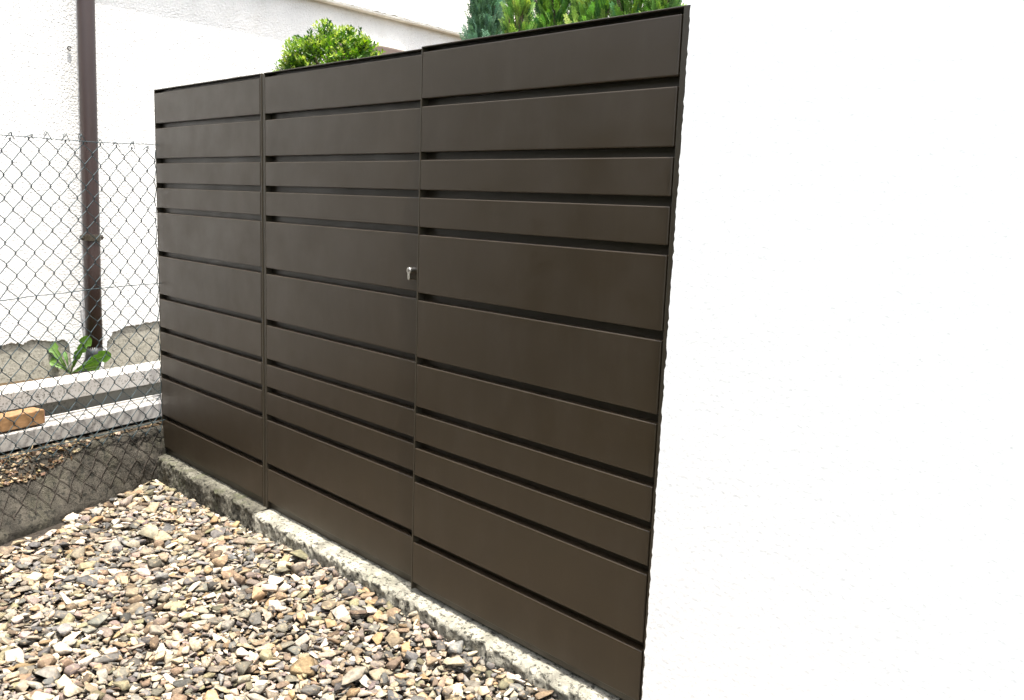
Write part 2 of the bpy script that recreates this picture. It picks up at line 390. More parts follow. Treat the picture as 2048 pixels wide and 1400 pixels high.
# ------------------------------------------------------------------ the house behind
def far_house():
    t = thing("house", hpt(2, -1.5, -1.8), "white rendered house behind the chain link fence, with overhanging eave", "house")
    L0, L1 = -6.0, 9.0; OV = .072; ZE = (to_house(643, 0, OV)[1]+to_house(933, 74, OV)[1])/2
    m = MB(); m.obox(HP, HD, HN, L0, L1, -4.0, -.011, -2.1, 2.2); m.build("plinth_wall", MAT_PLINTH, t)
    # render coat with ragged lower edge, cut from points seen in the photograph
    pts = [(-400, 752), (0, 693), (22, 687), (45, 689), (62, 681), (88, 682), (112, 684), (128, 679), (139, 690), (141, 712), (146, 745), (190, 745), (206, 742), (211, 712), (215, 698), (214, 684), (222, 676), (226, 664), (240, 661), (252, 653), (280, 650), (300, 645), (322, 643), (600, 590)]
    edge = [to_house(u, v) for u, v in pts]
    le = [e[0] for e in edge]; ze = [e[1] for e in edge]
    Ls = [L0]+list(np.arange(le[0], le[-1], .004))+list(np.linspace(le[-1]+.05, L1, 30))
    def zed(l): return float(np.interp(l, le, ze)) + nz(l*30, 2)*.006+nz(l*90, 4)*.008+nz(l*240, 6)*.008
    rows = [0, .004, .02, .06]
    V = []; nr = len(rows)+2
    for l in Ls:
        zb = zed(l)
        V.append(hpt(l, -.021, zb-.001))
        for q, r in enumerate(rows): V.append(hpt(l, (-.006, .0, .0, 0)[q], zb+r))
        V.append(hpt(l, 0, 2.2))
    c = MB(); c.add(V, [(i*nr+j, (i+1)*nr+j, (i+1)*nr+j+1, i*nr+j+1) for i in range(len(Ls)-1) for j in range(nr-1)])
    c.build("wall", MAT_STUCCO, t)
    # eave slab
    e = MB(); e.obox(HP, HD, HN, -6, 7.2, .003, OV, ZE, ZE+.55); ev = e.build("eave", MAT_EAVE, t, bevel=.012)
    d = MB()                                                  # flaking seam under the slab's edge and flakes on its face
    V = []
    for i in range(260):
        l = -1+i*.03; zc = ZE+.020+nz(l*3)*.008+nz(l*20)*.004; hh = .0015+max(0, nz(l*14, 5))*.016
        V += [hpt(l, OV-.0005, zc), hpt(l, OV+.0025, zc+.0005), hpt(l, OV+.0025, zc+hh), hpt(l, OV-.0005, zc+hh+.0005)]
    d.add(V, [(i*4+j, i*4+(j+1) % 4, (i+1)*4+(j+1) % 4, (i+1)*4+j) for i in range(259) for j in range(4)])
    d.build("flaking_edge", MAT_BEAM2, ev)
    # window with brown frame just showing over the gate
    (la, za), (lb, zb2) = to_house(742, 88), to_house(800, 104)
    f = MB(); zt = max(za, zb2)-.01; lw = to_house(655, 110)[0]
    f.obox(HP, HD, HN, lw, lb-.02, .002, .05, zt-1.3, zt); wn = f.build("window", MAT_WIN, t, bevel=.006)
    gl = MB(); gl.obox(HP, HD, HN, lw+.1, lb-.12, .051, .056, zt-1.2, zt-.1); gl.build("pane", MAT_BLACK, wn)
    s = MB(); s.obox(HP, HD, HN, lw-.04, lb+.03, .002, .045, zt+.002, zt+.04); s.build("lintel", MAT_EAVE, wn, bevel=.004)
    # little hook in the wall
    l, z_ = to_house(137, 97); h = MB(); P = [Vector(hpt(l+.012*math.cos(a), .012, z_+.012*math.sin(a))) for a in np.linspace(.4, 5.4, 12)]
    h.tube(P, .004, 5); h.build("wall_hook", MAT_BLACK, t)
far_house()
def downpipe():
    foot = at_z(188, 735, -1.71); px, py = foot[0], foot[1]
    # keep it just off the wall
    l = (np.array([px, py])-HP) @ HD; off = .115; c = hpt(l, off, 0)
    top = at_plane(171.5, 0, np.array([c[0], c[1], 0]), np.array([HN[0], HN[1], 0])); lt = (top[:2]-HP) @ HD
    mid = at_plane(187, 640, np.array([c[0], c[1], 0]), np.array([HN[0], HN[1], 0])); lm_ = (mid[:2]-HP) @ HD
    def P(z):
        k = (z-mid[2])/(top[2]-mid[2]); return hpt(lm_+(lt-lm_)*k, off, z)
    t = thing("downpipe", hpt(lm_, off, -1.75), "dark brown round rainwater downpipe on the white house wall", "downpipe")
    m = MB(); r = .053
    m.tube([P(2.1), P(1.0), P(0), P(-1.0), P(-1.585)], r, 32); m.build("pipe", MAT_PIPE, t, smooth=False)
    for p in t.children[0].data.polygons: p.use_smooth = len(p.vertices) == 4
    b = MB(); a = P(-1.56); q = [a, P(-1.62), hpt(lm_-.01, off-.005, -1.66), hpt(lm_-.03, off-.015, -1.70), hpt(lm_-.06, off-.02, -1.76), hpt(lm_-.09, off-.03, -1.84)]
    b.tube(q, [.0530, .0545, .054, .052, .050, .050], 24); b.build("drain_boot", MAT_BOOT, t, smooth=True)
    zb = at_plane(180, 475, np.array([c[0], c[1], 0]), np.array([HN[0], HN[1], 0]))[2]
    cl = MB(); pb = np.array(P(zb))
    k = 28
    V = []
    for zz in (zb-.02, zb+.02):
        for rr in (r+.0005, r+.007):
            V += [(pb[0]+rr*math.cos(2*math.pi*i/k), pb[1]+rr*math.sin(2*math.pi*i/k), zz) for i in range(k)]
    F = []
    for i in range(k):
        j = (i+1) % k; F += [(k+i, k+j, 3*k+j, 3*k+i), (2*k+i, 2*k+j, j+0, i)[::-1], (2*k+i, 3*k+i, 3*k+j, 2*k+j), (i, j, k+j, k+i)]
    cl.add(V, F)
    lp = (pb[:2]-HP) @ HD
    for sgn in (-1, 1):
        cl.obox(HP, HD, HN, min(lp+sgn*(r+.004), lp+sgn*(r+.022)), max(lp+sgn*(r+.004), lp+sgn*(r+.022)), off-.010, off+.010, zb-.015, zb+.015)
    cl.obox(HP, HD, HN, lp-.006, lp+.006, -.01, off-r, zb-.006, zb+.006)
    cc = cl.build("clamp", MAT_FRAME, t, bevel=.001)
    for sg in (1, -1):
        sc = MB(); sc.tube([hpt(lp+sg*(r+.015), off-.02, zb), hpt(lp+sg*(r+.015), off+.024, zb)], .006, 6); sc.build("bolt", MAT_FRAME, cc)
downpipe()
# ------------------------------------------------------------------ footing of the fence
def foot_o(s, z):
    """offset (towards the viewer is negative) of the footing's face"""
    k = min(1.0, max(0.0, (-1.76-z)/.27)); a = min(1.3, max(0.0, -s)/.9)
    return -(.012 + k*(.03+.13*a) + nz(s*5, z*6)*.016 + nz(s*16, z*16, 3)*.007 + nz(s*50, z*50, 5)*.003)
def footing():
    m = MB(); V = []; ns = 330; zr = [-1.757, -1.762, -1.77]+[-1.78-.012*i for i in range(30)]; S0 = -3.2
    for i in range(ns+1):
        s = S0+(0.015-S0)*i/ns
        zt = .006*nz(s*7, 9) + .004*nz(s*30, 9)
        V += [fpt(s, .15, -2.2), fpt(s, .15, -1.752+zt), fpt(s, .06, -1.750+zt)]
        for j, z in enumerate(zr):
            V.append(fpt(s, foot_o(s, z) + (.03 if j == 0 else .008 if j == 1 else 0), z+(zt if j < 3 else 0)))
    k = 3+len(zr)
    m.add(V, [(i*k+j, i*k+j+1, (i+1)*k+j+1, (i+1)*k+j) for i in range(ns) for j in range(k-1)]+[tuple(range(k)), tuple(ns*k+j for j in range(k-1, -1, -1))])
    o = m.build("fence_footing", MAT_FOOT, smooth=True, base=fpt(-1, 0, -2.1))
    tag(o, "dark mossy concrete footing wall under the chain link fence", "footing")
footing()
# ------------------------------------------------------------------ chain link fence
def fence():
    t = thing("chain_link_fence", fpt(-.9, -.02, -2.0), "green coated chain link fence with curled wire ends, left of the screen", "fence")
    S_MAX, S_MIN = .02, -3.0; w_, h_ = .0452, .1020; ztop = -.335; zc = -1.80
    def warp(s, z):
        ds = nz(s*3.1, z*3.1, 1)*.012+nz(s*11, z*11, 8)*.005; dz = nz(s*2.7, z*2.7, 21)*.012+nz(s*11, z*11, 28)*.005-.012*math.sin(s*3)
        return s+ds, z+dz
    me_ = MB(); ru = MB()
    nw = int((S_MAX-S_MIN)/w_)
    for k in range(nw+1):
        s_l = S_MAX-.012-(k+1)*w_; nseg = 33
        for lower in (False, True):
            P = []
            for j in range(nseg+1):
                z = ztop+h_*.25 - j*h_/2
                right = (j+k) % 2 == 0
                s = s_l+w_ if right else s_l
                s += (.0035 if right else -.0035)
                for (dz, ds, do) in ((.006, -.004 if right else .004, -.002), (0, 0, .0), (-.006, -.004 if right else .004, .002)):
                    zz = z+dz; s2, z2 = warp(s+ds, zz)
                    low = zz < zc
                    if low != lower and not (abs(zz-zc) < .07): continue
                    if lower and zz > zc+.03: continue
                    if lower:
                        s2 += nz(s*9, zz*9, 50)*.014; z2 += nz(s*9, zz*9, 60)*.014
                        if z2 < -2.07: continue
                        o = foot_o(s2, z2) - .006 + do*.5
                    else:
                        if zz < zc: continue
                        o = -.032+do+nz(s*2, zz*2, 33)*.008
                    s2 = min(s2, -.028)
                    P.append(fpt(s2, o, z2))
            if len(P) > 2: (ru if lower else me_).tube(P, .0021 if not lower else .0017, 5, cap=False)
        # curled ends above the top wire
        if k % 2: continue
        s0 = s_l+w_; s2, z2 = warp(s0, ztop+.03); hgt = rng.uniform(.012, .042); lean = rng.uniform(-.016, .012); sg = rng.choice((-1, 1))
        if s2 < S_MAX-.02:
            P = [fpt(s2-.022, -.033, z2-.004), fpt(s2-.008+lean*.4, -.036, z2+hgt*.6), fpt(s2+lean, -.04, z2+hgt), fpt(s2+lean+.008*sg, -.036, z2+hgt*.95), fpt(s2+lean+.012*sg, -.03, z2+hgt*.55), fpt(s2+lean*.6+.006*sg, -.028, z2+hgt*.3)]
            me_.tube(P, .0017, 5); P = [fpt(s2+.022, -.030, z2-.006), fpt(s2+.012+lean*.5, -.03, z2+hgt*.5), fpt(s2+lean+.004, -.032, z2+hgt*.92), fpt(s2+lean-.006, -.038, z2+hgt*.8), fpt(s2+lean-.006, -.04, z2+hgt*.5)]
            me_.tube(P, .0017, 5)
    me_.build("wire_mesh", MAT_WIRE, t, smooth=True); ru.build("lower_mesh", MAT_RUST_SHADE, t, smooth=True)
    t.children[-1]['label'] = "rusty lower strip of mesh lying against the footing, its shade put into the colour"
    for (za, zb, sag) in ((-.277, -.292, .004), (-.986, -1.012, -.006), (-1.722, -1.728, 0)):
        m = MB(); P = []
        for i in range(50):
            s = -.012+(S_MIN+.012)*i/49; kk = min(1, -s/.85) if s < 0 else 0
            P.append(fpt(s, -.036+nz(s*4, za*9)*.002, za+(zb-za)*kk + nz(s*6, za*5)*.004 - sag*math.sin(kk*3.14)))
        m.tube(P, .0020, 6); m.build("tension_wire", MAT_WIRE, t, smooth=True)
fence()

# ------------------------------------------------------------------ stored beams and timber behind the fence
def beams():
    # upper beam
    t = thing("stored_beam", fpt(-1, .35, -1.755), "long dirty white profiled beam lying behind the other, close to the house wall", "beam", "white beams stored behind the fence")
    m = MB(); m.obox(FP, FD, FN, -3.4, 2.4, .262, .448, -1.592, -1.505); m.build("top_flange", MAT_BEAM, t, bevel=.004)
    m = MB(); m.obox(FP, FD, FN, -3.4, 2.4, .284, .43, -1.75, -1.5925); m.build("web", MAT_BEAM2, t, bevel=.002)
    t = thing("stored_beam", fpt(-1, .15, -1.755), "lower white grooved beam lying right behind the chain link fence", "beam", "white beams stored behind the fence")
    m = MB(); m.obox(FP, FD, FN, -3.4, 2.6, .08, .238, -1.738, -1.658); bd = m.build("body", MAT_BEAM, t, bevel=.004)
    m = MB(); m.obox(FP, FD, FN, -3.4, 2.6, .150, .158, -1.6578, -1.6545); m.obox(FP, FD, FN, -3.4, 2.6, .170, .176, -1.6578, -1.6535); m.obox(FP, FD, FN, -3.4, 2.6, .222, .237, -1.6578, -1.6495)
    m.build("ridge", MAT_BEAM, t)
    t = thing("timber_batten", fpt(-1, .15, -1.65), "short orange planed timber batten resting on the lower white beam", "timber")
    e = at_z(103, 838, -1.62); l = (e[:2]-FP) @ FD
    d2 = np.array([math.sin(A_F-.03), math.cos(A_F-.03)]); n2 = np.array([-d2[1], d2[0]]); Pq = np.array(fpt(l, .115, 0)[:2])
    m = MB(); m.obox(Pq, d2, n2, -1.4, 0, -.005, .085, -1.6485, -1.578); m.build("batten", MAT_WOOD, t, bevel=.005)
    m = MB(); m.obox(Pq, d2, n2, .0005, .002, .0, .08, -1.643, -1.584); m.build("end_face", MAT_WOODEND, t)
beams()

# ------------------------------------------------------------------ foliage
def frame_from(d, roll=0.0):
    d = Vector(d).normalized(); a = d.cross(Vector((0, 0, 1))); a = a.normalized() if a.length > 1e-4 else Vector((1, 0, 0))
    b = d.cross(a).normalized(); c, s = math.cos(roll), math.sin(roll)
    return np.array([a*c+b*s, d, -a*s+b*c])      # rows: side, along, normal
def place(mb, tv, tf, P, Fm, sc, col):
    V = (tv*sc) @ Fm + np.array(P); mb.add(V.tolist(), tf, col)
def leaf_tpl(L, Wd, fold=.15):
    v = np.array([(0,0,0),(Wd*.42,L*.3,-Wd*fold),(Wd*.5,L*.6,-Wd*fold),(0,L,-.1*L),(-Wd*.5,L*.6,-Wd*fold),(-Wd*.42,L*.3,-Wd*fold),(0,L*.5,0)])
    v[:, 2] += Wd*fold*.5
    return v, [(0,1,6),(1,2,6),(2,3,6),(3,4,6),(4,5,6),(5,0,6)]
def jitter(c, a=.25):
    k = 1+rng.uniform(-a, a); return (c[0]*k*(1+rng.uniform(-.12, .12)), c[1]*k, c[2]*k*(1+rng.uniform(-.2, .2)))
def box_ball():
    c = at_t(668, 166, 4.0); R_ = .228
    t = thing("box_topiary", (c[0], c[1], -1.755), "bright green clipped box bush showing above the gate", "shrub")
    tr = MB(); tr.tube([(c[0], c[1], -1.78), (c[0]+.02, c[1], -1.2), (c[0]-.01, c[1]+.01, -.6), (c[0], c[1], c[2])], [.03, .025, .022, .015], 8)
    for i in range(14):
        d = Vector((rng.gauss(0, 1), rng.gauss(0, 1), rng.gauss(.2, .8))).normalized()*R_*.8; tr.tube([(c[0], c[1], c[2]-.1), tuple(Vector(c)+d*.5+Vector((0, 0, -.03))), tuple(Vector(c)+d)], [.01, .006, .003], 5)
    tr.build("trunk", MAT_BARK, t)
    m = MB(); lv, lf = leaf_tpl(.019, .009)
    greens = [(0.05, 0.11, 0.015), (0.07, 0.145, 0.02), (0.12, 0.20, 0.03), (0.028, 0.065, 0.012), (0.24, 0.31, 0.07)]
    for i in range(1350):
        d = Vector((rng.gauss(0, 1), rng.gauss(0, 1), rng.gauss(0.05, 1))).normalized()
        lump = 1+.2*nz(d.x*2.2+5, d.y*2.2, d.z*2.2)+.12*nz(d.x*6, d.y*6, d.z*6)
        rad = R_*lump*rng.uniform(.55, 1.0)**.5
        p = Vector(c)+Vector((d.x*rad*1.02, d.y*rad*1.02, d.z*rad*.98))
        sd_ = (d+Vector((rng.gauss(0, .35), rng.gauss(0, .35), .35+rng.gauss(0, .3)))).normalized()
        ln = rng.uniform(.03, .07)*(1.8 if rng.random() < .05 else 1); gcol = rng.choice(greens[:4]); tip = rng.random() < .5
        for k in range(6):
            q = p+sd_*ln*k/6-sd_*ln*.5
            for sgn in (0, math.pi):
                az = k*math.pi/2*1.1+sgn; Fm0 = frame_from(sd_, az); ld = Vector(Fm0[0])*.8+sd_*(.6+.1*k)
                place(m, lv, lf, q, frame_from(ld, rng.uniform(-.6, .6)), rng.uniform(.75, 1.2), jitter(greens[4] if (tip and k > 3) else gcol))
    m.build("crown", MAT_LEAF, t)
box_ball()
def spray_tpl(seed, needle=False):
    r = random.Random(seed); V = []; F = []
    def blade(x0, y0, ang, L, wd):
        dx, dy = math.sin(ang), math.cos(ang); px_, py_ = dy, -dx; n = len(V); bz = r.uniform(-.12, .12)*L
        V.extend([(x0-px_*wd*.35, y0-py_*wd*.35, 0), (x0+px_*wd*.35, y0+py_*wd*.35, 0), (x0+dx*L*.6+px_*wd*.5, y0+dy*L*.6+py_*wd*.5, bz), (x0+dx*L, y0+dy*L, bz*1.6), (x0+dx*L*.6-px_*wd*.5, y0+dy*L*.6-py_*wd*.5, bz)])
        F.append((n, n+1, n+2, n+3, n+4))
    blade(0, 0, 0, 1.0, .035)
    for i in range(9):
        y = .1+i*.095
        for sg in (-1, 1):
            L = (.36*(1-y*.75)+.04)*r.uniform(.8, 1.15); a = sg*(.55 if not needle else .75)+r.uniform(-.1, .1)
            blade(0, y, a, L, .035 if not needle else .02)
            for q in (.35, .65):
                blade(math.sin(a)*L*q, y+math.cos(a)*L*q, a+.5, L*.34, .026); blade(math.sin(a)*L*q, y+math.cos(a)*L*q, a-.5, L*.34, .026)
    return np.array(V), F
SPR = [spray_tpl(i) for i in range(4)]; SPN = [spray_tpl(10+i, True) for i in range(3)]
def conifer(name, u, tt, rad, ztop, cols, tpl, label, nspr, slen, lean=0.0, group=None):
    c = at_t(u, 40, tt); t = thing(name, (c[0], c[1], -1.755), label, "tree", group)
    tr = MB(); tr.tube([(c[0], c[1], -1.8), (c[0]+lean*.3, c[1], -.8), (c[0]+lean*.7, c[1], .1), (c[0]+lean, c[1], ztop-.15)], [.035, .028, .02, .006], 8)
    m = MB()
    for i in range(nspr):
        z = rng.uniform(-.25, ztop) if rng.random() < .82 else rng.uniform(-1.6, -.25)
        kz = min(1.0, max(.05, (ztop-z)/(.9))) ** .7; a = rng.uniform(0, 2*math.pi); r0 = rad*kz*(1+.25*nz(math.cos(a)*1.5+u, math.sin(a)*1.5, z*3))*math.sqrt(rng.uniform(.25, 1))
        p = Vector((c[0]+lean*(z+1.7)/(ztop+1.7)+r0*math.cos(a), c[1]+r0*math.sin(a), z))
        d = Vector((math.cos(a)*.55+rng.gauss(0, .2), math.sin(a)*.55+rng.gauss(0, .2), .95+rng.gauss(0, .15)))
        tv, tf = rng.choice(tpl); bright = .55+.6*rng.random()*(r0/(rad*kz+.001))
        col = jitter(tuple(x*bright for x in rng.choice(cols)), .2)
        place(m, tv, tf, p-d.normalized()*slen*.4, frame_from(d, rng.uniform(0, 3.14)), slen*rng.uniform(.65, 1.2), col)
    for i in range(26):
        z = rng.uniform(-.9, ztop-.3); a = rng.uniform(0, 6.28); r0 = rad*.75
        tr.tube([(c[0]+lean*(z+1.7)/(ztop+1.7), c[1], z-.12), (c[0]+r0*.5*math.cos(a), c[1]+r0*.5*math.sin(a), z-.02), (c[0]+r0*math.cos(a), c[1]+r0*math.sin(a), z+.12)], [.007, .005, .002], 5)
    tr.build("trunk", MAT_BARK, t); m.build("crown", MAT_NEEDLE, t)
    return t
THU = [(0.14, 0.30, 0.06), (0.19, 0.38, 0.07), (0.28, 0.47, 0.10), (0.09, 0.23, 0.07), (0.38, 0.52, 0.12)]
BLU = [(0.15, 0.28, 0.17), (0.22, 0.38, 0.24), (0.10, 0.21, 0.10)]
grp = "thuja hedge trees behind the screen"
conifer("cypress_tree", 972, 4.3, .078, .95, BLU, SPN, "narrow blue green cypress at the left end of the hedge above the near screen panel", 1500, .12)
conifer("thuja_tree", 1038, 4.0, .085, .8, THU[1:], SPR, "slim light green thuja standing next to the blue green cypress", 1300, .08, group=grp)
conifer("thuja_tree", 1112, 4.35, .17, .9, THU[:4], SPR, "second thuja from the left in the row behind the near screen panel", 2300, .085, group=grp)
conifer("thuja_tree", 1205, 4.2, .18, .95, THU, SPR, "middle thuja with yellowish tips in the row behind the near screen panel", 2500, .085, group=grp)
conifer("thuja_tree", 1275, 4.0, .15, .9, THU[:4], SPR, "darker thuja second from the white house wall behind the near screen panel", 2100, .085, group=grp)
conifer("thuja_tree", 1328, 3.8, .085, .85, THU, SPR, "thuja nearest the white house wall at the top of the near screen panel", 1600, .08, group=grp)
def shrub():
    c = at_t(1010, 20, 5.6); t = thing("leafy_shrub", (c[0], c[1], -1.755), "yellow green broadleaf shrub seen in the gap between the hedge conifers", "shrub")
    tr = MB(); m = MB(); lv, lf = leaf_tpl(.05, .028)
    for i in range(26):
        a = rng.uniform(0, 6.28); r0 = rng.uniform(.02, .13); zt = rng.uniform(.1, .95); P = [(c[0], c[1], -1.78), (c[0]+r0*.4*math.cos(a), c[1]+r0*.4*math.sin(a), -.6), (c[0]+r0*math.cos(a), c[1]+r0*math.sin(a), zt)]
        tr.tube(P, [.018, .011, .004], 6)
        for k in range(34):
            q = Vector(P[1]).lerp(Vector(P[2]), rng.uniform(.45, 1.05)); d = Vector((rng.gauss(0, 1), rng.gauss(0, 1), rng.gauss(.3, .7)))
            place(m, lv, lf, q+d.normalized()*.03, frame_from(d, rng.uniform(0, 6)), rng.uniform(.6, 1.2), jitter(rng.choice([(.22, .30, .05), (.12, .20, .04), (.32, .36, .08), (.16, .10, .03)])))
    tr.build("stem", MAT_BARK, t); m.build("foliage", MAT_LEAF, t)
shrub()
def hedge():  # added out of view, to darken the lower part of the screen
    t = thing("added_shade_hedge", (-1.3, -3.4, -2.07), "dense dark green clipped hedge, added out of view opposite the screen to shade its lower part", "hedge")
    m = MB(); X0, X1, Yf, Yb, Zt = -4.6, 1.7, -2.75, -3.8, .75; nxx = 120
    prof = [(Yb, -2.06), (Yb, Zt-.1), (Yb+.15, Zt), ((Yf+Yb)/2, Zt+.03), (Yf-.15, Zt), (Yf, Zt-.12)]+[(Yf+.03, Zt-.3-.2*i) for i in range(12)]
    V = []
    for i in range(nxx+1):
        x = X0+(X1-X0)*i/nxx
        for (y, z) in prof: V.append((x, y+nz(x*3, z*3, y)*.07+nz(x*9, z*9, y)*.04, z+nz(x*3, y*3, 4)*.04))
    k = len(prof); m.add(V, [(i*k+j, (i+1)*k+j, (i+1)*k+j+1, i*k+j+1) for i in range(nxx) for j in range(k-1)]+[tuple(range(k)), tuple(nxx*k+j for j in range(k-1, -1, -1))], (.02, .04, .012))
    lv, lf = leaf_tpl(.075, .04)
    for i in range(7000):
        x = rng.uniform(X0, X1); z = rng.uniform(-2.0, Zt+.02); y = Yf+.03+nz(x*3, z*3, Yf)*.07+nz(x*9, z*9, Yf)*.04
        place(m, lv, lf, (x, y, z), frame_from((rng.gauss(0, .6), rng.gauss(.7, .4), rng.gauss(.2, .6)), rng.uniform(0, 6)), rng.uniform(.6, 1.3), jitter(rng.choice([(.025, .055, .016), (.04, .08, .02), (.018, .04, .014)])))
    m.build("crown", MAT_LEAF, t)
    for x in np.linspace(X0+.3, X1-.3, 9):
        tr = MB(); tr.tube([(x, -3.3, -2.09), (x+.03, -3.28, -1.6), (x-.02, -3.3, -.6)], [.035, .03, .015], 7); tr.build("trunk", MAT_BARK, t)
hedge()
def dandelion():
    b = at_z(140, 748, -1.735); b0 = Vector(b)
    t = thing("dandelion_weed", b, "dandelion weed with toothed leaves growing between house wall and white beam", "weed")
    # leaves: (tip pixel, depth shift, length curve, width, tooth)
    specs = [((84, 668), .02, .062, .8), ((100, 722), .03, .035, 1.1), ((158, 700), .06, .030, 1.0), ((86, 706), .0, .030, 1.2), ((128, 702), .01, .018, .6), ((178, 672), .05, .054, 1.0), ((222, 707), .10, .056, .8), ((118, 730), .05, .03, 1.0), ((200, 733), .14, .036, 1.0)]
    rt = np.linalg.norm(np.array(b)-CP)
    tb = (RC.T @ (np.array(b)-CP))[2]*-1
    view = Vector((CP-np.array(b))).normalized()
    for (uv, ds, wd, tooth) in specs:
        wd = wd*1.55; tip = Vector(at_t(uv[0], uv[1], tb-ds)); mid = (b0+tip)/2+Vector((0, 0, .02)); m = MB()
        n = 26; V = []; ax = (tip-b0).normalized(); side = ax.cross(view).normalized()
        for i in range(n+1):
            k = i/n; p = b0*(1-k)**2+2*mid*k*(1-k)+tip*k*k; p = p + view*(.03*math.sin(k*2.6))
            env = (.10+.9*max(0, math.sin(min(1, (k/.78)**1.6)*math.pi/2)))*math.sqrt(max(0, 1-((k-.72)/.28)**2)) if k > .72 else .08+.92*(k/.72)**1.7
            lob = 1-.45*tooth*((i % 5)/4 if k < .75 else .15*(i % 3)/2)*(1 if k < .75 else .5)
            ww = wd*.5*env*lob*(1 if i < n else .02)
            V += [p-side*ww+view*.006, p-side*ww*.5-view*.001, p+view*.002, p+side*ww*.5-view*.001, p+side*ww+view*.006]
        m.add(V, [(i*5+j, i*5+j+1, (i+1)*5+j+1, (i+1)*5+j) for i in range(n) for j in range(4)], jitter((.085, .185, .038), .15))
        mr = MB(); P = [V[i*5+2]+view*.0015 for i in range(0, n, 3)]
        o = m.build("leaf", MAT_WEED, t, smooth=True)
        mr.tube(P, [.0028*(1-i/len(P))+.0006 for i in range(len(P))], 5); mr.add([], []); mr.col = [(.16, .24, .09)]*len(mr.f); mr.build("midrib", MAT_WEED, o)
dandelion()
def small_weed():
    b = at_z(9, 985, -1.93); t = thing("grass_tuft", b, "small green weed tuft at the foot of the footing wall, photo's left edge", "weed")
    m = MB(); lv, lf = leaf_tpl(.055, .008)
    for i in range(46):
        d = Vector((rng.gauss(.35, .5), rng.gauss(-.1, .5), rng.gauss(.6, .35))); place(m, lv, lf, (b[0]+.02, b[1], b[2]-.02), frame_from(d, rng.uniform(0, 6)), rng.uniform(.5, 1.2), jitter((.07, .20, .03)))
    m.build("blade", MAT_WEED, t)
small_weed()

# ------------------------------------------------------------------ gravel
def hull_stone(seed, npts, bevel, flat):
    r = random.Random(seed); bm = bmesh.new()
    for i in range(npts):
        d = Vector((r.gauss(0, 1), r.gauss(0, 1), r.gauss(0, 1))).normalized()
        q = Vector((math.copysign(abs(d.x)**.75, d.x), math.copysign(abs(d.y)**.75, d.y), math.copysign(abs(d.z)**.6, d.z)))*r.uniform(.8, 1.05)
        bm.verts.new((q.x, q.y*r.uniform(.9, 1), q.z))
    res = bmesh.ops.convex_hull(bm, input=bm.verts)
    bmesh.ops.delete(bm, geom=[e for e in res['geom_interior'] if isinstance(e, bmesh.types.BMVert)], context='VERTS')
    bmesh.ops.dissolve_limit(bm, angle_limit=math.radians(18), verts=bm.verts, edges=bm.edges)
    for v in bm.verts: v.co.z *= flat
    if bevel: bmesh.ops.bevel(bm, geom=list(bm.edges), offset=bevel, segments=1, affect='EDGES', profile=.6, clamp_overlap=True)
    bm.verts.index_update()
    V = np.array([v.co[:] for v in bm.verts]); F = [tuple(v.index for v in f.verts) for f in bm.faces]; bm.free()
    V /= max(np.abs(V[:, 0]).max(), np.abs(V[:, 1]).max())
    return V, F
